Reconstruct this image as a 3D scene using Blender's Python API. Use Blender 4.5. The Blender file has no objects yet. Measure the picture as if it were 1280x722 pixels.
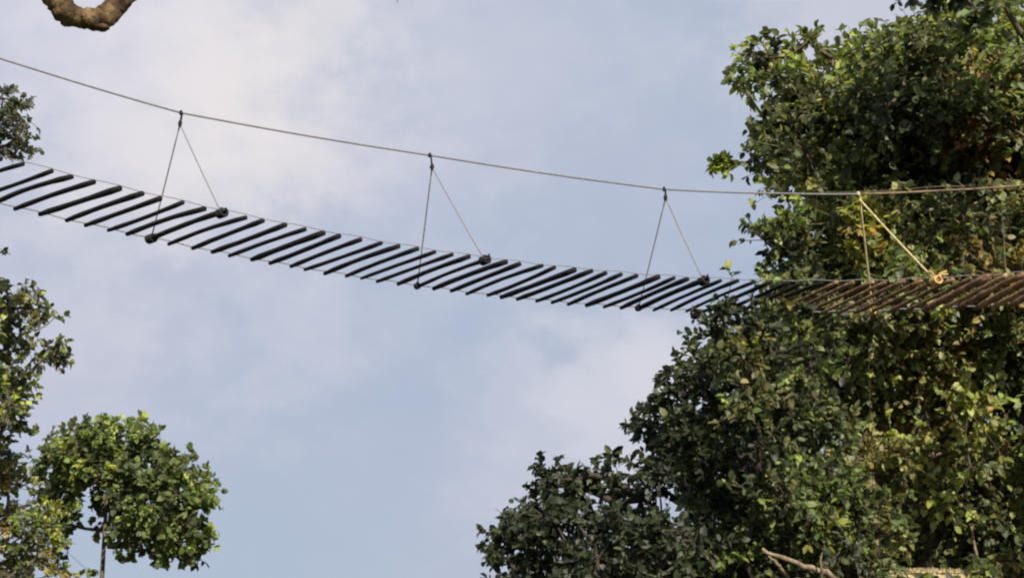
import bpy, math, random
import numpy as np
from mathutils import Vector

# ------------------------------------------------------------------ camera, sky, sun, exposure
SC = bpy.context.scene
COL = SC.collection
F = 1700.0                       # focal length in pixels of the 1280 px wide photograph
PITCH = math.radians(18.0)
EYE = np.array([0.0, 0.0, 1.6])
cam_data = bpy.data.cameras.new('camera')
cam = bpy.data.objects.new('camera', cam_data)
COL.objects.link(cam)
cam.location = EYE
cam.rotation_euler = (math.pi / 2 + PITCH, 0, 0)
cam_data.sensor_width = 36.0
cam_data.lens = 36.0 * F / 1280.0
cam_data.clip_start = 0.05
cam_data.clip_end = 5000.0
SC.camera = cam

SUN_EL = math.radians(34.0)
SUN_AZ = math.radians(-72.0)      # direction TO the sun, counter-clockwise from +X (camera looks +Y)
sun_dir = Vector((math.cos(SUN_EL) * math.cos(SUN_AZ), math.cos(SUN_EL) * math.sin(SUN_AZ), math.sin(SUN_EL)))
sd = bpy.data.lights.new('sun', 'SUN')
sd.energy = 5.0
sd.angle = math.radians(0.5)
sd.color = (1.0, 0.91, 0.76)
sun = bpy.data.objects.new('sun', sd)
COL.objects.link(sun)
sun.location = (20, -40, 40)
sun.rotation_euler = (-sun_dir).to_track_quat('-Z', 'Y').to_euler()

SC.view_settings.view_transform = 'Standard'
SC.view_settings.look = 'None'
SC.view_settings.exposure = 0.4
SC.view_settings.gamma = 1.0
SC.cycles.filter_width = 2.2


def ray(px, py):
    """unit-forward direction of a pixel of the 1280 x 722 photograph"""
    u, v = (px - 640.0) / F, (361.0 - py) / F
    c, s = math.cos(PITCH), math.sin(PITCH)
    return np.array([u, c - v * s, s + v * c])


def at(px, py, depth):
    return EYE + ray(px, py) * depth


def pix(P):
    d = np.asarray(P) - EYE
    c, s = math.cos(PITCH), math.sin(PITCH)
    fw = d[..., 1] * c + d[..., 2] * s
    up = -d[..., 1] * s + d[..., 2] * c
    return 640 + d[..., 0] / fw * F, 361 - up / fw * F, fw


def build_world():
    w = bpy.data.worlds.new('World')
    SC.world = w
    w.use_nodes = True
    nt = w.node_tree
    N, L = nt.nodes, nt.links
    N.clear()
    out = N.new('ShaderNodeOutputWorld')
    bg = N.new('ShaderNodeBackground')
    bg.inputs['Strength'].default_value = 0.0755
    L.new(bg.outputs[0], out.inputs['Surface'])
    sky = N.new('ShaderNodeTexSky')
    sky.sky_type = 'NISHITA'
    sky.sun_disc = False
    sky.sun_elevation = SUN_EL
    sky.sun_rotation = math.pi / 2 - SUN_AZ
    sky.dust_density = 2.0
    tc = N.new('ShaderNodeTexCoord')
    G = tc.outputs['Generated']

    def mix(fac, a, b):
        m = N.new('ShaderNodeMix')
        m.data_type = 'RGBA'
        for sock, val in ((m.inputs['Factor'], fac), (m.inputs[6], a), (m.inputs[7], b)):
            if isinstance(val, (tuple, float, int)):
                sock.default_value = val
            else:
                L.new(val, sock)
        return m.outputs[2]

    def math_(op, a, b=None, clamp=False):
        m = N.new('ShaderNodeMath')
        m.operation = op
        m.use_clamp = clamp
        for i, val in enumerate((a, b)):
            if val is None:
                continue
            if isinstance(val, (float, int)):
                m.inputs[i].default_value = val
            else:
                L.new(val, m.inputs[i])
        return m.outputs[0]

    def smooth(x, lo, hi):
        m = N.new('ShaderNodeMapRange')
        m.interpolation_type = 'SMOOTHSTEP'
        L.new(x, m.inputs['Value'])
        m.inputs['From Min'].default_value = lo
        m.inputs['From Max'].default_value = hi
        return m.outputs['Result']

    def noise(scale, detail, rough, stretch=1.0, off=0.0):
        mp = N.new('ShaderNodeMapping')
        L.new(G, mp.inputs['Vector'])
        mp.inputs['Scale'].default_value = (scale, scale, scale * stretch)
        mp.inputs['Location'].default_value = (off, off * .7, off * .3)
        n = N.new('ShaderNodeTexNoise')
        L.new(mp.outputs[0], n.inputs['Vector'])
        n.inputs['Scale'].default_value = 1.0
        n.inputs['Detail'].default_value = detail
        n.inputs['Roughness'].default_value = rough
        return n.outputs['Fac']

    n_big = noise(3.2, 6.0, 0.5, 1.4, 1.3)
    n_mid = noise(9.0, 7.0, 0.55, 1.5, 4.1)
    n_fine = noise(26.0, 5.0, 0.55, 1.3, 2.2)
    # thin high haze over the whole sky
    haze = mix(smooth(n_big, 0.3, 0.7), (4.3, 5.1, 6.45, 1), (5.0, 5.3, 6.65, 1))
    base = mix(0.86, sky.outputs[0], haze)
    col = base

    def cloud(px, py, radius, amount, colour, wob=0.5, soft=1.0):
        nonlocal col
        d = ray(px, py)
        d = d / np.linalg.norm(d)
        vm = N.new('ShaderNodeVectorMath')
        vm.operation = 'DISTANCE'
        L.new(G, vm.inputs[0])
        vm.inputs[1].default_value = tuple(d)
        r = radius / F
        rel = math_('DIVIDE', vm.outputs['Value'], r)
        wn = math_('MULTIPLY', math_('SUBTRACT', math_('ADD', math_('MULTIPLY', n_mid, 0.66), math_('MULTIPLY', n_fine, 0.34)), 0.5), wob * 5.5)
        rel = math_('ADD', rel, wn)
        fac = math_('MULTIPLY', math_('SUBTRACT', 1.0, smooth(rel, 1.0 - soft * 0.75, 1.0 + soft * 0.25)), amount, True)
        col = mix(fac, col, colour)

    W1 = (8.5, 8.05, 7.95, 1)
    W2 = (6.9, 6.9, 7.6, 1)
    cloud(170, 110, 420, 0.55, (7.0, 6.9, 7.7, 1), 0.35, 1.4)
    cloud(620, 20, 480, 0.38, (6.0, 6.4, 7.6, 1), 0.3, 1.3)
    cloud(290, 110, 190, 0.62, W1, 0.5, 1.2)
    cloud(170, 150, 190, 0.45, W1, 0.5, 1.2)
    cloud(262, 92, 95, 0.42, (9.1, 8.5, 8.2, 1), 0.5, 1.0)
    cloud(120, 190, 110, 0.3, W1, 0.5, 1.0)
    cloud(395, 45, 100, 0.3, W1, 0.6, 1.1)
    cloud(822, 455, 60, 0.3, W1, 0.6, 1.0)
    cloud(615, 600, 70, 0.2, W2, 0.6, 1.0)
    cloud(60, 40, 260, 0.35, (6.7, 6.7, 8.1, 1), 0.3, 1.2)
    cloud(640, 60, 200, 0.25, W2, 0.6, 1.4)
    cloud(800, 470, 120, 0.62, W2, 0.6, 0.9)
    cloud(690, 540, 150, 0.33, W2, 0.6, 1.0)
    cloud(1060, 10, 130, 0.55, W2, 0.6, 1.0)
    cloud(330, 400, 130, 0.22, W2, 0.6, 1.2)
    cloud(60, 420, 170, 0.25, W2, 0.4, 1.4)
    L.new(col, bg.inputs['Color'])


build_world()


# ------------------------------------------------------------------ helpers
def tag(o, label=None, cat=None, group=None, kind=None):
    if label: o['label'] = label
    if cat: o['category'] = cat
    if group: o['group'] = group
    if kind: o['kind'] = kind
    return o


def empty(name, loc, label, cat, group=None):
    o = bpy.data.objects.new(name, None)
    COL.objects.link(o)
    o.location = loc
    return tag(o, label, cat, group)


class MB:
    """collects vertices and polygons of ONE mesh object"""
    def __init__(self):
        self.v, self.f, self.m, self.n, self.c = [], [], [], 0, []

    def add(self, verts, faces, mat=0, col=None):
        verts = np.asarray(verts, float)
        for f in faces:
            self.f.append([i + self.n for i in f])
        self.v.append(verts)
        self.m += [mat] * len(faces)
        self.n += len(verts)

    def tube(self, pts, rad, sides=8, mat=0, caps=True, wob=0.0, rng=None):
        pts = np.asarray(pts, float)
        k = len(pts)
        rad = np.broadcast_to(np.asarray(rad, float), (k,))
        t = np.gradient(pts, axis=0)
        t /= np.maximum(np.linalg.norm(t, axis=1, keepdims=True), 1e-9)
        ref = np.array([0, 0, 1.0]) if abs(t[0][2]) < 0.9 else np.array([1.0, 0, 0])
        u = np.cross(t[0], ref); u /= np.linalg.norm(u)
        vs = []
        for i in range(k):
            u = u - t[i] * np.dot(u, t[i])
            u /= np.linalg.norm(u)
            w = np.cross(t[i], u)
            a = np.arange(sides) * 2 * math.pi / sides
            r = rad[i]
            if wob and rng is not None:
                r = rad[i] * (1 + rng.uniform(-wob, wob, sides))[:, None]
            vs.append(pts[i] + (np.cos(a)[:, None] * u + np.sin(a)[:, None] * w) * r)
        fs = []
        for i in range(k - 1):
            for j in range(sides):
                j2 = (j + 1) % sides
                fs.append((i * sides + j, i * sides + j2, (i + 1) * sides + j2, (i + 1) * sides + j))
        if caps:
            fs.append(tuple(range(sides - 1, -1, -1)))
            fs.append(tuple((k - 1) * sides + j for j in range(sides)))
        self.add(np.concatenate(vs), fs, mat)

    def build(self, name, mats, parent=None, smooth=True):
        me = bpy.data.meshes.new(name)
        me.from_pydata(np.concatenate(self.v).tolist(), [], self.f)
        mats = mats if isinstance(mats, (list, tuple)) else [mats]
        for m in mats:
            me.materials.append(m)
        me.polygons.foreach_set('material_index', self.m)
        me.polygons.foreach_set('use_smooth', [smooth] * len(me.polygons))
        me.update()
        o = bpy.data.objects.new(name, me)
        COL.objects.link(o)
        if parent is not None:
            o.parent = parent
            # geometry is written in world space: move it into the parent's frame
            off = np.array(parent_world(parent))
            co = np.concatenate(self.v) - off
            me.vertices.foreach_set('co', co.ravel())
            me.update()
        return o


def parent_world(p):
    loc = np.zeros(3)
    while p is not None:
        loc += np.array(p.location)
        p = p.parent
    return loc


def principled(name, rough=0.8, spec=0.3):
    m = bpy.data.materials.new(name)
    m.use_nodes = True
    b = m.node_tree.nodes['Principled BSDF']
    b.inputs['Roughness'].default_value = rough
    b.inputs['Specular IOR Level'].default_value = spec
    return m, b


def noisy(name, cols, scale=8.0, rough=0.85, bump=0.4, stretch=(1, 1, 1), spec=0.25, stops=None, bump_dist=0.02):
    m, b = principled(name, rough, spec)
    N, L = m.node_tree.nodes, m.node_tree.links
    tc = N.new('ShaderNodeTexCoord')
    mp = N.new('ShaderNodeMapping'); mp.inputs['Scale'].default_value = stretch
    L.new(tc.outputs['Object'], mp.inputs['Vector'])
    n = N.new('ShaderNodeTexNoise')
    n.inputs['Scale'].default_value = scale
    n.inputs['Detail'].default_value = 8
    n.inputs['Roughness'].default_value = 0.65
    L.new(mp.outputs[0], n.inputs['Vector'])
    r = N.new('ShaderNodeValToRGB')
    stops = stops or [0.3 + 0.4 * i / max(1, len(cols) - 1) for i in range(len(cols))]
    while len(r.color_ramp.elements) < len(cols):
        r.color_ramp.elements.new(0.5)
    for e, s, c in zip(r.color_ramp.elements, stops, cols):
        e.position = s
        e.color = (*c, 1)
    L.new(n.outputs['Fac'], r.inputs[0])
    L.new(r.outputs[0], b.inputs['Base Color'])
    bp = N.new('ShaderNodeBump')
    bp.inputs['Strength'].default_value = bump
    bp.inputs['Distance'].default_value = bump_dist
    L.new(n.outputs['Fac'], bp.inputs['Height'])
    L.new(bp.outputs[0], b.inputs['Normal'])
    return m


def leaf_material(name, rough=0.42, transl=0.28, spec=0.5):
    m, b = principled(name, rough, spec)
    N, L = m.node_tree.nodes, m.node_tree.links
    at_ = N.new('ShaderNodeAttribute'); at_.attribute_name = 'leaf_colour'
    L.new(at_.outputs['Color'], b.inputs['Base Color'])
    tr = N.new('ShaderNodeBsdfTranslucent')
    hs = N.new('ShaderNodeHueSaturation')
    hs.inputs['Hue'].default_value = 0.485
    hs.inputs['Saturation'].default_value = 1.15
    hs.inputs['Value'].default_value = 1.7
    L.new(at_.outputs['Color'], hs.inputs['Color'])
    L.new(hs.outputs[0], tr.inputs['Color'])
    mx = N.new('ShaderNodeMixShader'); mx.inputs[0].default_value = transl
    L.new(b.outputs[0], mx.inputs[1]); L.new(tr.outputs[0], mx.inputs[2])
    L.new(mx.outputs[0], N['Material Output'].inputs['Surface'])
    return m


M_LEAF = leaf_material('leaf_glossy', 0.5, 0.36, 0.42)
M_LEAF_SOFT = leaf_material('leaf_soft', 0.6, 0.38, 0.3)
M_BARK = noisy('bark_grey_brown', [(0.05, 0.04, 0.03), (0.12, 0.095, 0.07), (0.2, 0.17, 0.13)], 14, 0.9, 0.8, (1, 1, .35))
M_BARK_DARK = noisy('bark_dark', [(0.025, 0.02, 0.017), (0.055, 0.045, 0.036), (0.09, 0.075, 0.06)], 14, 0.9, 0.8, (1, 1, .35))
M_BARK_PALE = noisy('bark_pale', [(0.07, 0.05, 0.035), (0.22, 0.17, 0.115), (0.38, 0.31, 0.22)], 14, 0.9, 0.6, (1, 1, .35))
M_MOSSY = noisy('bark_mossy', [(0.015, 0.010, 0.010), (0.095, 0.058, 0.034), (0.15, 0.105, 0.045), (0.36, 0.24, 0.14)], 12, 0.95, 1.0,
                stops=[0.3, 0.45, 0.55, 0.68], bump_dist=0.05)
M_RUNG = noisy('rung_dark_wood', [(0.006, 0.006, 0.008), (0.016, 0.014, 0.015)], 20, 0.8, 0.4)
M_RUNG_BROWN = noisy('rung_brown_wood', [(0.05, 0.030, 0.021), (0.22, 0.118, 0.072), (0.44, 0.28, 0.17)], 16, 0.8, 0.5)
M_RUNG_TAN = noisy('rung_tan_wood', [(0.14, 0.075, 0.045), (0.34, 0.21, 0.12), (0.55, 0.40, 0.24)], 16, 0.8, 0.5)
M_CABLE = noisy('cable_grey', [(0.15, 0.15, 0.155), (0.26, 0.25, 0.24)], 30, 0.6, 0.3)
M_CABLE_SUNLIT = noisy('cable_sunlit_tan', [(0.10, 0.075, 0.05), (0.34, 0.25, 0.15)], 12, 0.9, 0.5)
M_ROPE = noisy('rope_grey', [(0.18, 0.185, 0.19), (0.30, 0.30, 0.29)], 40, 0.9, 0.5)
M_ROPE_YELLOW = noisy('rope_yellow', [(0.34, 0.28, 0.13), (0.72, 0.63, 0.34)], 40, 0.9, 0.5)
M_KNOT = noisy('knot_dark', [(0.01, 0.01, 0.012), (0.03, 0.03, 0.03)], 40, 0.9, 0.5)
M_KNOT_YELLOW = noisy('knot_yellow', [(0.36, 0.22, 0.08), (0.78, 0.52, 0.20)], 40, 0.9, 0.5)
M_THATCH = noisy('thatch_straw', [(0.20, 0.15, 0.07), (0.55, 0.46, 0.25), (0.78, 0.70, 0.45)], 30, 0.95, 1.0, (1, 6, 1))
M_GROUND = noisy('forest_floor', [(0.035, 0.028, 0.018), (0.06, 0.065, 0.03), (0.10, 0.085, 0.05)], 1.3, 0.95, 0.6)
M_TIMBER = noisy('timber', [(0.06, 0.045, 0.035), (0.16, 0.12, 0.09)], 12, 0.85, 0.5, (1, 1, .2))

# ------------------------------------------------------------------ ground
g = MB()
xs = np.concatenate([-np.geomspace(1500, 30, 12), np.linspace(-25, 25, 26), np.geomspace(30, 1500, 12)])
X, Y = np.meshgrid(xs, xs + 12)
rg = np.random.default_rng(3)
Z = rg.uniform(-0.06, 0.06, X.shape) * (np.abs(X) < 40) * (np.abs(Y) < 52)
k = len(xs)
g.add(np.stack([X.ravel(), Y.ravel(), Z.ravel()], 1),
      [(r * k + c, r * k + c + 1, (r + 1) * k + c + 1, (r + 1) * k + c) for r in range(k - 1) for c in range(k - 1)])
tag(g.build('ground', M_GROUND), kind='structure')

# ------------------------------------------------------------------ the hanging bridge
U_PIX = [(-10, 22, 197), (-6, 121, 227), (-3, 196, 248), (0, 274, 262), (3, 350, 281), (6, 427, 296), (10, 513, 311),
         (14, 606, 326), (18, 697, 334.5), (23, 808, 344), (27, 891, 350), (34, 1030, 353.5), (41, 1168, 349), (46, 1268, 343)]
L_PIX = [(-6, 25, 262), (-3, 102, 280), (0, 183, 297), (3, 258, 314), (6, 330, 329), (10, 430, 346), (14, 520, 358),
         (18, 607, 370), (23, 717, 381), (27, 801, 386), (34, 944, 391), (41, 1086, 390), (46, 1186, 386)]
RUNG_LEN = 1.0
pu = [np.polyfit([a[0] for a in U_PIX], [a[j] for a in U_PIX], 4) for j in (1, 2)]
pl = [np.polyfit([a[0] for a in L_PIX], [a[j] for a in L_PIX], 4) for j in (1, 2)]


def rung_from_pixels(i):
    ru = ray(np.polyval(pu[0], i), np.polyval(pu[1], i))
    rl = ray(np.polyval(pl[0], i), np.polyval(pl[1], i))
    a, b = ru / ru[2], rl / rl[2]            # both ends at the same height h above the eye
    h = RUNG_LEN / np.linalg.norm(a - b)
    return a * h, b * h


idx = np.arange(-8, 47)
RU = np.array([rung_from_pixels(i)[0] for i in idx])
RL = np.array([rung_from_pixels(i)[1] for i in idx])
pf = [[np.polyfit(idx, A[:, j], 2) for j in range(3)] for A in (RU, RL)]


def end_point(i, side):
    """side 0: the near edge of the deck, side 1: the far edge; straight on past the ends"""
    c = min(max(i, -9), 47)
    p = np.array([np.polyval(pf[side][j], c) for j in range(3)])
    if c != i:
        q = np.array([np.polyval(pf[side][j], c + (0.5 if c < 0 else -0.5)) for j in range(3)])
        p = p + (p - q) * 2 * abs(i - c) * (1 if True else 0)
    return p + EYE


R0, R1 = -15, 53
bridge_base = (end_point(20, 0) + end_point(20, 1)) / 2
bridge = empty('suspension_bridge', (bridge_base[0], bridge_base[1], 0),
               'narrow hanging footbridge of wooden rungs slung below a single overhead cable', 'bridge')
rr = np.random.default_rng(11)
THICK = {0: 1.15, -5: 1.25, -3: 1.1, 5: 1.3, 3: 1.15, 15: 1.2, 19: 1.25, 24: 1.25, 27: 1.2, -1: 1.1, 44: 1.9, 46: 1.5, 47: 1.8, 48: 1.5, 49: 1.7}
for i in range(R0, R1 + 1):
    a, b = end_point(i, 0), end_point(i, 1)
    along = end_point(i + .5, 0) - end_point(i - .5, 0)
    brown = rr.random() < (i - 30) / 6.0  # brown and tan rungs take over towards the right end
    j1, j2 = rr.uniform(-.13, .13, 2)
    over1, over2 = rr.uniform(-0.015, 0.02, 2)
    d = (a - b) / np.linalg.norm(a - b)
    A_ = a + d * over1 + along * j1
    B_ = b - d * over2 + along * j2
    t = np.linspace(0, 1, 9)[:, None]
    bow = np.sin(t * math.pi) * (along * rr.uniform(-.1, .1) + np.array([0, 0, rr.uniform(-.008, .016)]))
    P = B_ + (A_ - B_) * t + bow
    r = (0.0198 if i < 28 else 0.0172) * THICK.get(i, rr.uniform(0.88, 1.14))
    prof = np.array([.80, 1.04, .98, .95, .93, .95, .99, 1.12, 1.0]) * r
    mb = MB()
    mb.tube(P, prof, 8, 0, True, 0.07, rr)
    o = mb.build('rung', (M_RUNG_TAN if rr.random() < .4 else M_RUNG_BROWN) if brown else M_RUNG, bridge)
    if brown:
        o['label'] = 'reddish brown rung'

for side in (0, 1):
    mb = MB()
    q = np.array([end_point(i, side) + np.array([0, 0, 0.02 + .006 * math.sin(i * 2.1)]) for i in np.arange(R0 - 1, R1 + 1.01, .5)])
    mb.tube(q, 0.0035 if side == 0 else 0.0055, 6)
    mb.build('side_rope', M_CABLE, bridge)

CABLE = [(-60, 55), (0, 73), (226, 141), (537, 194), (830, 236.5), (985, 242), (1073, 242.5), (1180, 238), (1290, 231)]


def mid_depth_at(px):
    best, bd = None, 1e9
    for i in np.arange(R0, R1, .25):
        m_ = (end_point(i, 0) + end_point(i, 1)) / 2
        x_, y_, d_ = pix(m_)
        if abs(x_ - px) < bd:
            best, bd = d_, abs(x_ - px)
    return best


cab = [at(px, py, mid_depth_at(px)) for px, py in CABLE]
first = cab[0] + (cab[0] - cab[1]) * 2.2
last = cab[-1] + (cab[-1] - cab[-2]) * 1.3
cab = [first] + cab + [last]
cpts = []
for a, b in zip(cab[:-1], cab[1:]):
    n_ = 10
    for s_ in range(n_):
        t = s_ / n_
        p = a + (b - a) * t
        p[2] -= math.sin(t * math.pi) * np.linalg.norm(b - a) * 0.006
        cpts.append(p)
cpts.append(cab[-1])
cpts = np.array(cpts)
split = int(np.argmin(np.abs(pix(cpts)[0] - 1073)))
mb = MB(); mb.tube(cpts[:split + 1], 0.0082, 6)
mb.build('overhead_cable', M_CABLE, bridge)
mb = MB(); mb.tube(cpts[split:], 0.0095, 6, 0, True, .15, rr)  # same cable, its sunlit look put into a tan colour
mb.build('overhead_cable', M_CABLE_SUNLIT, bridge)['label'] = 'stretch of the overhead cable with sunlight painted in as tan'


def lump(mb, c, r, squash=(1, 1, 1), rng=None, mat=0, seg=8):
    vs, fs = [], []
    for a in range(1, 6):
        th = math.pi * a / 6
        for b in range(seg):
            ph = 2 * math.pi * b / seg
            k_ = r * (1 + (rng.uniform(-.18, .18) if rng is not None else 0))
            vs.append([math.sin(th) * math.cos(ph) * k_ * squash[0], math.sin(th) * math.sin(ph) * k_ * squash[1], math.cos(th) * k_ * squash[2]])
    vs.append([0, 0, r * squash[2]]); vs.append([0, 0, -r * squash[2]])
    for a in range(4):
        for b in range(seg):
            b2 = (b + 1) % seg
            fs.append((a * seg + b, (a + 1) * seg + b, (a + 1) * seg + b2, a * seg + b2))
    T, Bm = 5 * seg, 5 * seg + 1
    for b in range(seg):
        b2 = (b + 1) % seg
        fs.append((T, b, b2)); fs.append((Bm, 4 * seg + b2, 4 * seg + b))
    mb.add(np.array(vs) + np.array(c), fs, mat)


HANG = [(0, (226, 141), (225, 155)), (14, (537, 194), (540, 209)), (27, (830, 236.5), (832, 247)), (41, (1073, 242.5), (1075, 250))]
for n_, (ri, top, knot) in enumerate(HANG):
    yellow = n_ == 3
    dep = mid_depth_at(top[0])
    T_, K_ = at(*top, dep), at(*knot, dep)
    a, b = end_point(ri, 0), end_point(ri, 1)
    d = (a - b) / np.linalg.norm(a - b)
    a = a - d * 0.03
    b = b + d * 0.03
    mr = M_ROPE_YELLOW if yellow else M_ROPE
    # the link over the cable, then two legs down to the two rung ends
    link = MB()
    link.tube(np.array([T_ + [0, 0, .02], T_ + [0.012, 0, 0], K_]), 0.009, 6)
    lump(link, T_, .017, (1, 1, 1.3), rr)
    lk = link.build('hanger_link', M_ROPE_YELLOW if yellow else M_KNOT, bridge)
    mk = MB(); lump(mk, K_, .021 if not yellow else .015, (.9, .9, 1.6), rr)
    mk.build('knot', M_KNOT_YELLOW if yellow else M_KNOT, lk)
    for q, rad in ((a, 0.0095 if yellow else 0.006), (b, 0.0085 if yellow else 0.006)):
        t = np.linspace(0, 1, 8)[:, None]
        leg = K_ + (q - K_) * t
        leg[:, 2] -= np.sin(t[:, 0] * math.pi) * 0.008
        m1 = MB(); m1.tube(leg, rad, 6)
        ro = m1.build('hanger_rope', mr, bridge)
        if yellow:
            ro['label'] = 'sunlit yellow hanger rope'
        m2 = MB()
        # lashing wound round the rung end
        wdir = d
        up = np.array([0, 0, 1.0]); sdv = np.cross(wdir, up)
        th = np.linspace(0, 2 * math.pi * 4, 49)
        wind = q + wdir * ((th / th[-1] - .5) * (.085 if q is a or n_ == 0 else .04))[:, None] + (np.cos(th)[:, None] * up + np.sin(th)[:, None] * sdv) * (0.031 if q is a or n_ == 0 else .024)
        m2.tube(wind, .011 if q is a or n_ == 0 else .007, 5)
        lump(m2, q + [0, 0, .03], .022 if q is a else .012, (1.2, 1.2, .8), rr)
        if yellow and q is a:
            for ang in (-.5, .25, 2.6):
                e_ = q + np.array([math.cos(ang) * .09 + .02, 0, abs(math.sin(ang)) * .12 + .03])
                m2.tube(np.array([q + [0, 0, .03], (q + e_) / 2 + [0, 0, .03], e_]), .008, 5)
        if not yellow and q is a and n_:
            e_ = q + along / np.linalg.norm(along) * .045 + np.array([0, 0, .055])
            m2.tube(np.array([q, e_]), [.012, .006], 5)
        m2.build('lashing', M_KNOT_YELLOW if yellow else M_KNOT, ro)

# timber end frames beyond the picture on both sides carry cable and deck
for ri, cend in ((R0 - 1, cab[0]), (R1 + 1, cab[-1])):
    m1 = MB()
    a, b = end_point(ri, 0), end_point(ri, 1)
    d = (a - b) / np.linalg.norm(a - b)
    topz = max(cend[2], a[2] + 1) + .15
    for q in (a + d * .12, b - d * .12):
        m1.tube(np.array([[q[0], q[1], -.2], [q[0], q[1], 2], [q[0], q[1], topz]]), [.13, .12, .1], 10)
    m1.tube(np.array([a + d * .3, b - d * .3]) * [1, 1, 0] + [0, 0, topz - .12], .09, 8)
    m1.tube(np.array([a + d * .3, b - d * .3]) - [0, 0, .08], .08, 8)
    m1.build('end_frame', M_TIMBER, bridge)

# ------------------------------------------------------------------ trees
DARK = (0.030, 0.040, 0.020)
DEEP = (0.055, 0.072, 0.032)
MID = (0.110, 0.134, 0.052)
GREEN = (0.15, 0.20, 0.060)
LIME = (0.28, 0.32, 0.075)
OLIVE = (0.22, 0.215, 0.085)
GOLD = (0.36, 0.27, 0.09)
RUST = (0.30, 0.145, 0.075)
GREYG = (0.11, 0.120, 0.090)


def leaf_mesh(name, P, D, Nn, size, col, wood, mats, parent, aspect=0.76):
    """P leaf bases, D unit directions, Nn approx. normals, size lengths, col (n,3); wood: (verts, faces) of the twigs"""
    n = len(P)
    S = np.cross(D, Nn); S /= np.maximum(np.linalg.norm(S, axis=1, keepdims=True), 1e-6)
    Up = np.cross(S, D)
    sz = size[:, None]
    asp = aspect
    rnd = np.random.default_rng(n)
    fold = rnd.uniform(.02, .22, (n, 1)); droop = rnd.uniform(-.05, .35, (n, 1))
    def pt(t, s, h):
        return P + D * sz * t + S * sz * s * asp + Up * sz * (h - droop * t * t)
    V = np.stack([pt(0, 0, 0), pt(.5, 0, 0), pt(1.0, 0, 0),
                  pt(.22, -.42, fold), pt(.66, -.40, fold), pt(.22, .42, fold), pt(.66, .40, fold)], 1).reshape(-1, 3)
    base = np.arange(n)[:, None] * 7
    quads = np.concatenate([base + [0, 1, 4, 3], base + [0, 5, 6, 1]], 1).reshape(-1, 4)
    tris = np.concatenate([base + [1, 2, 4], base + [1, 6, 2]], 1).reshape(-1, 3)
    wv, wf = wood
    nv = len(V)
    V = np.concatenate([V, wv]) if len(wv) else V
    wq = (np.array(wf).reshape(-1, 4) + nv) if len(wf) else np.zeros((0, 4), int)
    nl = len(quads) * 4 + len(tris) * 3 + len(wq) * 4
    loops = np.concatenate([quads.ravel(), tris.ravel(), wq.ravel()]).astype(np.int32)
    npoly = len(quads) + len(tris) + len(wq)
    tot = np.concatenate([np.full(len(quads), 4), np.full(len(tris), 3), np.full(len(wq), 4)])
    start = np.concatenate([[0], np.cumsum(tot)[:-1]]).astype(np.int32)
    me = bpy.data.meshes.new(name)
    V = V - parent_world(parent)
    me.vertices.add(len(V)); me.vertices.foreach_set('co', V.astype(np.float32).ravel())
    me.loops.add(nl); me.loops.foreach_set('vertex_index', loops)
    me.polygons.add(npoly); me.polygons.foreach_set('loop_start', start)
    for m in mats: me.materials.append(m)
    me.polygons.foreach_set('material_index', np.concatenate([np.zeros(len(quads) + len(tris), int), np.ones(len(wq), int)]).astype(np.int32))
    me.update(calc_edges=True)
    att = me.attributes.new('leaf_colour', 'FLOAT_COLOR', 'POINT')
    c4 = np.ones((len(V), 4), np.float32)
    c4[:nv, :3] = np.repeat(col, 7, 0)
    att.data.foreach_set('color', c4.ravel())
    me.validate()
    o = bpy.data.objects.new(name, me)
    COL.objects.link(o)
    o.parent = parent
    return o


def twig_quads(a, b, r):
    """many thin 3-sided tapered twigs from a to b (n,3)"""
    n = len(a)
    t = b - a; t /= np.maximum(np.linalg.norm(t, axis=1, keepdims=True), 1e-6)
    ref = np.tile([0.3, 0.2, 1.0], (n, 1))
    u = np.cross(t, ref); u /= np.maximum(np.linalg.norm(u, axis=1, keepdims=True), 1e-6)
    w = np.cross(t, u)
    vs = []
    for k_ in range(3):
        c, s = math.cos(k_ * 2.0944), math.sin(k_ * 2.0944)
        vs.append(a + (u * c + w * s) * r)
    for k_ in range(3):
        c, s = math.cos(k_ * 2.0944), math.sin(k_ * 2.0944)
        vs.append(b + (u * c + w * s) * r * .45)
    V = np.stack(vs, 1).reshape(-1, 3)
    base = np.arange(n)[:, None] * 6
    Fq = np.concatenate([base + [0, 1, 4, 3], base + [1, 2, 5, 4], base + [2, 0, 3, 5]], 1).reshape(-1, 4)
    return V, Fq


def poly_dist(poly, x, y):
    """signed distance (inside > 0) to a polygon in picture units"""
    inside = False
    best = 1e9
    n = len(poly)
    for i in range(n):
        x1, y1 = poly[i]; x2, y2 = poly[(i + 1) % n]
        if (y1 > y) != (y2 > y) and x < (x2 - x1) * (y - y1) / (y2 - y1) + x1:
            inside = not inside
        dx, dy = x2 - x1, y2 - y1
        t = max(0, min(1, ((x - x1) * dx + (y - y1) * dy) / (dx * dx + dy * dy + 1e-9)))
        best = min(best, math.hypot(x - x1 - t * dx, y - y1 - t * dy))
    return best if inside else -best


def unit(v):
    return v / np.maximum(np.linalg.norm(v, axis=-1, keepdims=True), 1e-9)


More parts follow.
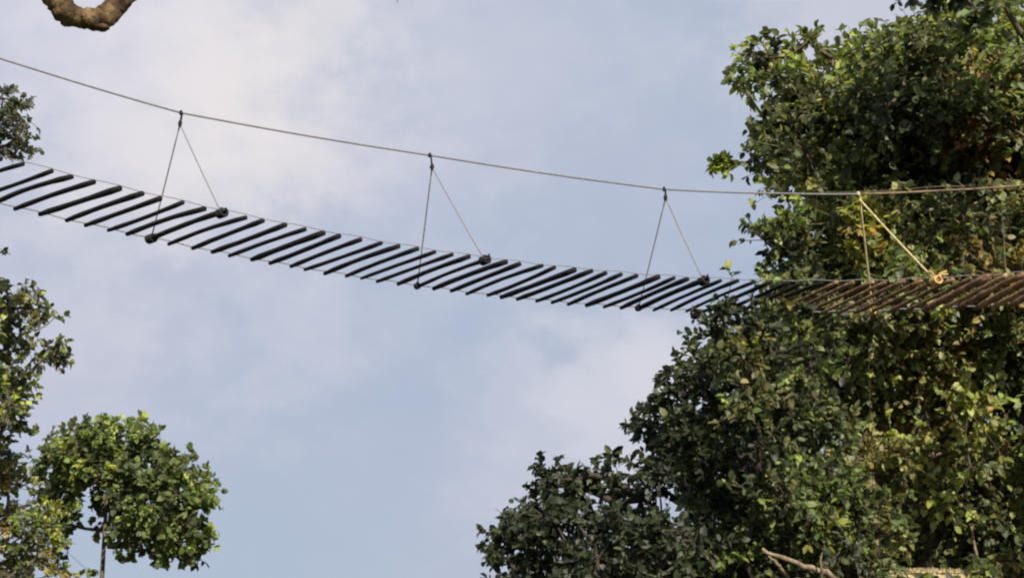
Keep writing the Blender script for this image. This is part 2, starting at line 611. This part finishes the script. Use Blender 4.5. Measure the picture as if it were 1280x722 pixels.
def tree(name, label, poly, depth, thick, trunk_px, seed, n_clumps, clump_r, leaves_per, leaf, palette,
         sprigs=(), mats=None, group=None, trunk_r=0.14, cat='tree', extra=None, bark=None, patch=None, droop=0.15, aspect=0.76, top_px=None, loose=True, fringe=0):
    rng = np.random.default_rng(seed)
    poly = [tuple(p) for p in poly]
    xs_ = [p[0] for p in poly]; ys_ = [p[1] for p in poly]
    cx, cy = sum(xs_) / len(xs_), sum(ys_) / len(ys_)
    cs = []
    tries = 0
    rpx = clump_r / depth * F
    mind = clump_r * .62
    while len(cs) < n_clumps and tries < n_clumps * 60:
        tries += 1
        x, y = rng.uniform(min(xs_), max(xs_)), rng.uniform(min(ys_), max(ys_))
        dd = poly_dist(poly, x, y)
        rs = rng.uniform(.55, 1.15)
        if dd < rpx * rs * .55:
            rs = max(.32, dd / (rpx * .55)) if dd > rpx * .22 else 0
            if not rs: continue
        half = thick * math.sqrt(min(1, (dd + 12) / (rpx * 2.2)))
        z = rng.uniform(-1, 1) * half
        P = at(x, y, depth + z)
        if any(np.linalg.norm(P - c[0]) < mind * min(rs, c[1]) for c in cs): continue
        cs.append((P, rs, x, y))
    tries = 0
    nf = 0
    while nf < fringe and tries < fringe * 80:       # small outer sprays: the ragged edge
        tries += 1
        x, y = rng.uniform(min(xs_) - 12, max(xs_) + 12), rng.uniform(min(ys_) - 12, max(ys_) + 12)
        dd = poly_dist(poly, x, y)
        if -7 < dd < rpx * .45 and -20 < x < 1300 and y < 760 and not (860 < x < 948 and 150 < y < 240):
            cs.append((at(x, y, depth + rng.uniform(-.5, .5) * thick * .7), rng.uniform(.26, .46), x, y)); nf += 1
    dense = {}
    for sp in sprigs:
        x, y, dz, rs = sp[:4]
        dense[len(cs)] = sp[4] if len(sp) > 4 else 1.0
        cs.append((at(x, y, depth + dz), rs, x, y))
    base = at(trunk_px, 700, depth); base[2] = 0
    root = empty(name, tuple(base), label, cat, group)
    crown_c = np.mean([c[0] for c in cs], 0)
    tp = at(*(top_px or (trunk_px, cy)), depth)
    mb = MB()
    # trunk
    tt = np.linspace(0, 1, 12)
    bend = rng.uniform(-.12, .12, 2)
    TP = base + (tp - base) * tt[:, None] + np.stack([np.sin(tt * 3.1) * bend[0], np.sin(tt * 4.5) * bend[1], tt * 0], 1) * np.linalg.norm(tp - base) * .12
    TP[0, 2] = -.15
    mb.tube(TP, trunk_r * (1.25 - .85 * tt ** .7), 10, 0, True, .06, rng)
    nodes = [TP[k_] for k_ in range(5, 12)]
    par = [-1] * len(nodes)
    kids = [0] * len(nodes)
    order = sorted(range(len(cs)), key=lambda i: min(np.linalg.norm(cs[i][0] - n_) for n_ in nodes[:7]))
    own = {}
    thin_nodes = set()
    for i in order:
        P = cs[i][0]
        arr = np.array(nodes)
        dist = np.linalg.norm(arr - P, axis=1) + 0.35 * np.maximum(0, arr[:, 2] - P[2] + .1)
        j = int(np.argmin(dist))
        nodes.append(P); par.append(j); kids.append(0); own[i] = len(nodes) - 1
        if i in dense: thin_nodes.add(len(nodes) - 1)
        q = j
        while q >= 0:
            kids[q] += 1
            q = par[q]
    for i in range(7, len(nodes)):
        a, b = nodes[par[i]], nodes[i]
        L_ = np.linalg.norm(b - a)
        thin = i in thin_nodes
        ra = 0.007 * math.sqrt(1 + kids[i]) * 1.5 * (trunk_r / .14) ** .5
        t4 = np.linspace(0, 1, 5)[:, None]
        ra = min(ra, .032)
        if thin: ra = min(ra, .0045)
        wob = rng.normal(0, .05 * L_, 3); wob[2] = -abs(wob[2]) * .6
        pts = a + (b - a) * t4 + np.sin(t4 * math.pi) * wob
        mb.tube(pts, np.linspace(ra * 1.15, ra * .75, 5), 6, 0, False)
    mb.build('trunk', bark or M_BARK, root)
    # leaves along twigs radiating from each clump centre
    Ps, Ds, Ns, Sz, Cc, Ta, Tb = [], [], [], [], [], [], []
    pal = [np.array(p[0]) for p in palette]; wt = np.array([p[1] for p in palette], float); wt /= wt.sum()
    for ci, (P, rs, x, y) in enumerate(cs):
        nl = int(leaves_per * rs ** 1.9 * rng.uniform(.8, 1.2) * dense.get(ci, 1.0)) + 4
        nt_ = max(3, nl // 9)
        out = P - crown_c; out[2] += .4; out /= np.linalg.norm(out)
        td = unit(rng.normal(0, 1, (nt_, 3)) + out * .55 + np.array([0, 0, .1]))
        tl = clump_r * rs * rng.uniform(.35, 1.4, nt_)
        tl = tl if loose else np.minimum(tl, clump_r * rs * 1.22)
        tip = P + td * tl[:, None] - np.array([0, 0, 1]) * (tl * droop)[:, None]
        Ta.append(np.tile(P, (nt_, 1))); Tb.append(tip)
        ti = rng.integers(0, nt_, nl)
        s_ = rng.uniform(.15, 1.0, nl) ** .6
        bp = P + (tip[ti] - P) * s_[:, None]
        side = unit(rng.normal(0, 1, (nl, 3)))
        dr = unit(td[ti] * .7 + side * .8 + np.array([0, 0, -droop]))
        nn = unit(out * .55 + np.array([0, -.15, .6]) + rng.normal(0, .6, (nl, 3)))
        Ps.append(bp); Ds.append(dr); Ns.append(nn)
        Sz.append(leaf * rng.uniform(.5, 1.4, nl))
        w_ = wt
        pl_ = pal
        if patch is not None:
            pp = patch(x, y, rng)
            if pp is not None:
                pl_ = [np.array(p[0]) for p in pp]; w_ = np.array([p[1] for p in pp], float); w_ /= w_.sum()
        kk = rng.choice(len(pl_), p=w_)                       # one tone leads in a clump
        mixp = rng.random(nl) < .62
        ck = np.where(mixp, kk, rng.choice(len(pl_), nl, p=w_))
        cc = np.array(pl_)[ck] * rng.uniform(.75, 1.35) * rng.uniform(.65, 1.4, (nl, 1)) * rng.uniform(.9, 1.1, (nl, 3))
        Cc.append(cc)
    Ta, Tb = np.concatenate(Ta), np.concatenate(Tb)
    wood = twig_quads(Ta, Tb, .006)
    leaf_mesh('crown', np.concatenate(Ps), np.concatenate(Ds), np.concatenate(Ns), np.concatenate(Sz), np.clip(np.concatenate(Cc), 0, .8),
              wood, [mats or M_LEAF, bark or M_BARK], root, aspect)
    if extra:
        for pts, r, mat, lab in extra:
            e = MB()
            Pt = np.array([at(*p) for p in pts])
            q_ = np.linspace(0, len(Pt) - 1, 14)
            Pt = np.stack([np.interp(q_, np.arange(len(Pt)), Pt[:, j_]) for j_ in range(3)], 1) + rng.normal(0, r * .25, (14, 3))
            e.tube(Pt, np.linspace(r * .45, r, 14) * rng.uniform(.85, 1.15, 14), 8, 0, True, .12, rng)
            eo = e.build('bare_branch', mat, root)
            if lab: eo['label'] = lab
    print(name, 'clumps', len(cs), 'leaves', sum(len(p) for p in Ps))
    return root


# right-hand mass -------------------------------------------------
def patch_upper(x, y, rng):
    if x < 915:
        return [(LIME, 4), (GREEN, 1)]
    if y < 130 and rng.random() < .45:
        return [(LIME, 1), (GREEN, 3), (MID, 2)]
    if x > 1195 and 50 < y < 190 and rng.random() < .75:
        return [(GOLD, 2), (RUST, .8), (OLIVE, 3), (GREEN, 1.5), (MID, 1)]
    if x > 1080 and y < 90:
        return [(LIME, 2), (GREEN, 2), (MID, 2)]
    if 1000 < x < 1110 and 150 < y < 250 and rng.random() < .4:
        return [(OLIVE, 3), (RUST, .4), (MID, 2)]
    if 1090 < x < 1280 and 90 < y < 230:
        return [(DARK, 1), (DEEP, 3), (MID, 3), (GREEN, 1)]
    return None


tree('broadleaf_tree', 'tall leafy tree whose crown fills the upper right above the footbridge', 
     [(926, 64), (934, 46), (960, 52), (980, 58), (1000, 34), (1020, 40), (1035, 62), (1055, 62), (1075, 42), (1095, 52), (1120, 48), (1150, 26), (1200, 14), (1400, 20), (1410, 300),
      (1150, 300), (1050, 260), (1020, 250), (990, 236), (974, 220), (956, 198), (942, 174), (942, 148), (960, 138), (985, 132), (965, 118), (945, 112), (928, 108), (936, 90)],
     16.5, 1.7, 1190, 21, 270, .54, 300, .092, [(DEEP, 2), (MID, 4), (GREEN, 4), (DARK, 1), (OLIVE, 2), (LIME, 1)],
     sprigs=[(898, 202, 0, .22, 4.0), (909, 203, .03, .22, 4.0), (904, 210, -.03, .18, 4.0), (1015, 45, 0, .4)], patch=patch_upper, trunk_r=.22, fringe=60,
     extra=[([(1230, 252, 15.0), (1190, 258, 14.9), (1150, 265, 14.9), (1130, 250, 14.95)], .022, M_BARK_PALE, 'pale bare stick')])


def patch_lower(x, y, rng):
    if 1080 < x < 1230 and 430 < y < 580 and rng.random() < .55:
        return [(GOLD, 1), (LIME, 2), (RUST, .25), (OLIVE, 3), (GREEN, 2)]
    if x > 1180 and 290 < y < 420 and rng.random() < .5:
        return [(OLIVE, 3), (GOLD, 1), (RUST, .4), (MID, 2), (LIME, 1)]
    if y < 400 and rng.random() < .6:
        return [(OLIVE, 2), (LIME, 2), (MID, 3), (DEEP, 2)]
    return None


tree('forest_tree', 'dense sunlit tree standing behind the right end of the footbridge',
     [(985, 250), (1050, 240), (1150, 245), (1410, 240), (1420, 820), (960, 820), (960, 600), (965, 420), (975, 340)],
     15.2, 1.1, 1150, 33, 360, .48, 290, .080, [(DEEP, 2), (MID, 4), (GREEN, 3), (OLIVE, 3), (LIME, 1.2), (DARK, 1)], patch=patch_lower, trunk_r=.2, fringe=25,
     sprigs=[(1003, 244, -2.1, .3), (1022, 240, -2.1, .35), (1128, 238, -2.3, .25), (1205, 233, -2.3, .32), (1250, 240, -2.3, .4), (1215, 352, -2.6, .3), (1258, 352, -2.6, .4), (1120, 352, -2.6, .22), (1050, 392, -2.6, .3), (1180, 392, -2.6, .3), (1108, 716, -2.9, .5), (1150, 728, -2.9, .4), (1232, 716, -2.9, .6), (1185, 735, -2.9, .5), (1250, 700, -2.6, .6)],
     extra=[([(1213, 655, 13.9), (1218, 680, 13.9), (1224, 705, 13.9), (1228, 735, 14.0)], .022, M_BARK_PALE, 'pale thin stem')])

def patch_dark(x, y, rng):
    if x > 820 and rng.random() < (x - 820) / 260:
        return [(MID, 3), (GREEN, 2.5), (OLIVE, 2), (DEEP, 3), (LIME, .8)]
    return None


tree('broadleaf_tree', 'dark glossy leaved tree whose crown slopes up to the underside of the footbridge',
     [(612, 672), (640, 640), (652, 628), (676, 606), (672, 584), (692, 576), (706, 592), (738, 596), (752, 564), (766, 578), (792, 564), (802, 545), (803, 515), (818, 506),
      (818, 482), (850, 472), (862, 432), (868, 398), (930, 386), (1000, 396), (1030, 440), (1020, 500), (1070, 540), (1050, 590), (1120, 640), (1130, 690), (1060, 830), (650, 830), (632, 720)],
     12.1, 1.2, 930, 45, 300, .31, 175, .068, [(DARK, 6), (DEEP, 5), (GREYG, 1.5), (MID, 1)],
     sprigs=[(612, 680, 0, .4), (680, 592, 0, .5), (870, 398, 0, .45), (905, 392, 0, .5), (945, 392, 0, .6),
             (955, 300, .2, .8, 1.6), (982, 285, .3, .8, 1.6), (975, 322, .3, .7, 1.6), (1000, 305, .4, .7, 1.6), (610, 668, 0, .45), (632, 690, 0, .6), (700, 580, 0, .4), (765, 568, 0, .35), (808, 512, 0, .4), (950, 340, .2, .45), (990, 345, .3, .6), (965, 365, 0, .6), (985, 380, 0, .7), (915, 345, .1, .25)],
     trunk_r=.12, bark=M_BARK_DARK, fringe=70, patch=patch_dark,
     extra=[([(953, 687, 10.7), (975, 694, 10.7), (1000, 706, 10.7), (1030, 715, 10.8), (1060, 735, 11.2)], .028, M_BARK_PALE, 'broken brown branch'),
            ([(960, 694, 10.7), (975, 708, 10.7), (990, 730, 10.9)], .018, M_BARK_PALE, None),
            ([(1027, 690, 10.7), (1026, 705, 10.7), (1029, 740, 10.8)], .014, M_BARK_PALE, None)])

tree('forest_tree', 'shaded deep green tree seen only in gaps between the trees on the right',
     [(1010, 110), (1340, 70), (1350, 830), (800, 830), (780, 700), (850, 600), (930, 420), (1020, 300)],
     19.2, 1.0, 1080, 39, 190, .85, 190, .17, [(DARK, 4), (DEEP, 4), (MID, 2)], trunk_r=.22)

tree('climbing_vine', 'yellow green creeper hanging round the yellow hanger rope of the footbridge',
     [(1058, 262), (1085, 246), (1112, 275), (1108, 330), (1085, 352), (1060, 320)],
     14.3, .18, 1086, 57, 22, .17, 34, .085, [(LIME, 6), (GREEN, 1), (GOLD, 2.5), (OLIVE, 1)], mats=M_LEAF_SOFT, trunk_r=.006, bark=M_BARK_DARK, cat='vine')

tree('leafy_tree', 'tree of which only the low drooping leaves enter the top right corner',
     [(1118, -60), (1125, 2), (1150, 14), (1200, 12), (1225, 40), (1250, 62), (1300, 90), (1340, 60), (1340, -120), (1150, -120)],
     13.6, .8, 1345, 61, 46, .34, 90, .09, [(DARK, 3), (DEEP, 3), (MID, 2), (GREYG, 2), (GREEN, 1)], trunk_r=.15, top_px=(1330, -60))

# left-hand trees -------------------------------------------------
tree('round_crowned_tree', 'small round crowned green tree with thin trunk at the lower left',
     [(48, 580), (62, 548), (92, 528), (130, 524), (160, 524), (188, 534), (208, 562), (226, 574), (248, 574), (256, 592), (270, 610), (268, 628), (248, 634), (256, 655),
      (262, 686), (230, 700), (192, 700), (182, 678), (152, 684), (140, 676), (126, 652), (124, 618), (112, 606), (100, 622), (102, 655), (72, 662), (50, 640)],
     24.0, 1.1, 130, 71, 240, .33, 72, .105, [(GREEN, 5), (LIME, .8), (MID, 4), (DEEP, 2)], mats=M_LEAF_SOFT, trunk_r=.07, top_px=(135, 600), aspect=.85, loose=False, fringe=40,
     sprigs=[(85, 690, 0, .6), (110, 712, 0, .6), (70, 715, 0, .7), (160, 690, 0, .4)])
tree('tall_tree', 'tall yellow tinged tree cut by the left edge above the round crowned tree',
     [(-130, 330), (10, 356), (38, 366), (60, 392), (76, 425), (70, 458), (52, 470), (30, 500), (35, 545), (-130, 560)],
     21.0, 1.0, -55, 83, 150, .36, 80, .095, [(GREEN, 2), (LIME, 2.5), (OLIVE, 2), (GREYG, 3), (DEEP, 2)], mats=M_LEAF_SOFT, trunk_r=.16, top_px=(-50, 430), fringe=25)
tree('pale_leaved_tree', 'pale olive leaved tree filling the bottom left corner',
     [(-130, 545), (15, 560), (40, 590), (75, 650), (85, 700), (75, 800), (-130, 800)],
     22.0, .9, -20, 97, 170, .38, 80, .095, [(OLIVE, 3), (GREYG, 3), (GOLD, .7), (GREEN, 2), (LIME, 2)], mats=M_LEAF_SOFT, trunk_r=.12)
tree('sparse_tree', 'grey green tree behind the first rungs at the left edge',
     [(-130, 90), (5, 98), (30, 118), (46, 130), (42, 165), (45, 200), (10, 205), (-130, 215)],
     19.0, .7, -60, 103, 100, .28, 50, .08, [(GREYG, 4), (DEEP, 3), (MID, 2)], mats=M_LEAF_SOFT, trunk_r=.12, top_px=(-50, 160),
     sprigs=[(2, 312, 0, .28), (-12, 306, 0, .4), (-40, 290, 0, .5)])


# tree beside the photographer: its crooked bough dips into the top of the picture
def bough_tree():
    rng = np.random.default_rng(5)
    base = (-3.6, 4.6, 0)
    root = empty('gnarled_tree', base, 'gnarled mossy brown bough curving down from a tree above the top left', 'tree')
    D = 6.0
    m1 = MB()
    tr = np.array([[-3.6, 4.6, -.2], [-3.55, 4.6, 1.5], [-3.7, 4.75, 3.2], [-3.6, 4.9, 5.2], [-3.9, 5.0, 7.5]])
    m1.tube(tr, [.3, .24, .21, .18, .1], 14, 0, True, .07, rng)
    m1.build('trunk', M_MOSSY, root)
    pts_px = [(-330, -190), (-200, -120), (-60, -95), (10, -70), (48, -34), (70, -1), (85, 18), (103, 23), (123, 25), (140, 15), (154, -1), (182, -28), (240, -60), (340, -100), (450, -80), (520, -50)]
    wr = [.10, .09, .08, .07, .060, .062, .057, .050, .056, .056, .048, .04, .036, .03, .018, .01]
    c = np.array([at(x, y, D + dz) for (x, y), dz in zip(pts_px, np.linspace(-.2, .3, len(pts_px)))])
    c[0] = tr[3]
    # refine
    tq = np.arange(len(c)); fine = np.linspace(0, len(c) - 1, 90)
    cc = np.stack([np.interp(fine, tq, c[:, j]) for j in range(3)], 1)
    for _ in range(3):
        cc[1:-1] = (cc[:-2] + 2 * cc[1:-1] + cc[2:]) / 4
    cc[2:-2] += rng.normal(0, .003, (86, 3))
    rf = np.interp(fine, tq, wr) * .88 * (1 + rng.uniform(-.055, .055, 90))
    m2 = MB(); m2.tube(cc, rf, 16, 0, True, .08, rng)
    bough = m2.build('bough', M_MOSSY, root)
    # lumps of moss and bark scars under the bend
    for (x, y, r) in ((84, 29, .020), (127, 35, .022), (64, 6, .014)):
        m3 = MB()
        lump(m3, at(x, y, D + .02), r, (1.6, 1.3, .7), rng, 0, 10)
        m3.build('knob', M_MOSSY, bough)
    # hanging twig with a few leaves whose lowest tip touches the frame
    t0 = at(520, -50, D + .3)
    tips = [at(497, -2, D + .25), at(530, -30, D + .3), at(470, -40, D + .3), at(560, -60, D + .3)]
    V, Q = twig_quads(np.tile(t0, (4, 1)), np.array(tips), .004)
    P = np.array([tips[0], tips[1], tips[1], tips[2], tips[2], tips[3], tips[3], t0])
    dd = unit(np.array([[.1, 0, -1], [.5, .2, -.4], [-.3, .3, .5], [-.6, 0, .2], [.2, .3, .4], [1, 0, -.1], [.3, -.3, .6], [0, .3, 1.]]))
    leaf_mesh('leaf_spray', P, dd, unit(rng.normal(0, 1, (8, 3))), np.array([.028, .06, .07, .06, .07, .06, .07, .07]), np.tile(DEEP, (8, 1)), (V, Q), [M_LEAF, M_BARK], root)


bough_tree()


# ------------------------------------------------------------------ thatched shelter peeping in at the bottom edge
def shelter():
    rng = np.random.default_rng(8)
    D = 12.9
    a, b = at(1122, 714, D), at(1222, 713, D + .2)
    zr = (a[2] + b[2]) / 2
    c = (a + b) / 2
    root = empty('thatched_shelter', (c[0], c[1], 0), 'pale straw roof ridge of a shelter catching sun at the bottom edge', 'shelter')
    W_, Dp = np.linalg.norm(b - a) / 2 + .15, .9
    m = MB()
    nx, ny = 60, 12
    for s in (-1, 1):
        vs = []
        for j in range(ny + 1):
            for i in range(nx + 1):
                t = j / ny
                x = -W_ + 2 * W_ * i / nx
                layer = .03 * ((t * 4) % 1)
                vs.append([c[0] + x * (1 + .15 * t), c[1] + s * (t * Dp + .02), zr - .02 - t * .75 + layer + rng.uniform(-.014, .014) + (rng.uniform(-.06, .01) if j == ny else 0)])
        fs = [(j * (nx + 1) + i, j * (nx + 1) + i + 1, (j + 1) * (nx + 1) + i + 1, (j + 1) * (nx + 1) + i) for j in range(ny) for i in range(nx)]
        m.add(vs, fs)
    for k_ in range(700):    # loose straws standing off the ridge
        x = rng.uniform(-W_, W_)
        p = np.array([c[0] + x, c[1] + rng.uniform(-.05, .05), zr - .02])
        q = p + np.array([rng.uniform(-.05, .05), rng.uniform(-.05, .05), rng.uniform(.0, .055)])
        m.tube(np.array([p, q]), [.007, .003], 4)
    m.build('thatch_roof', M_THATCH, root, smooth=False)
    for sx in (-1, 1):
        for sy in (-1, 1):
            p = MB()
            p.tube(np.array([[c[0] + sx * W_ * .85, c[1] + sy * .6, -.1], [c[0] + sx * W_ * .85, c[1] + sy * .6, zr - .45]]), .05, 8)
            p.build('post', M_TIMBER, root)


shelter()
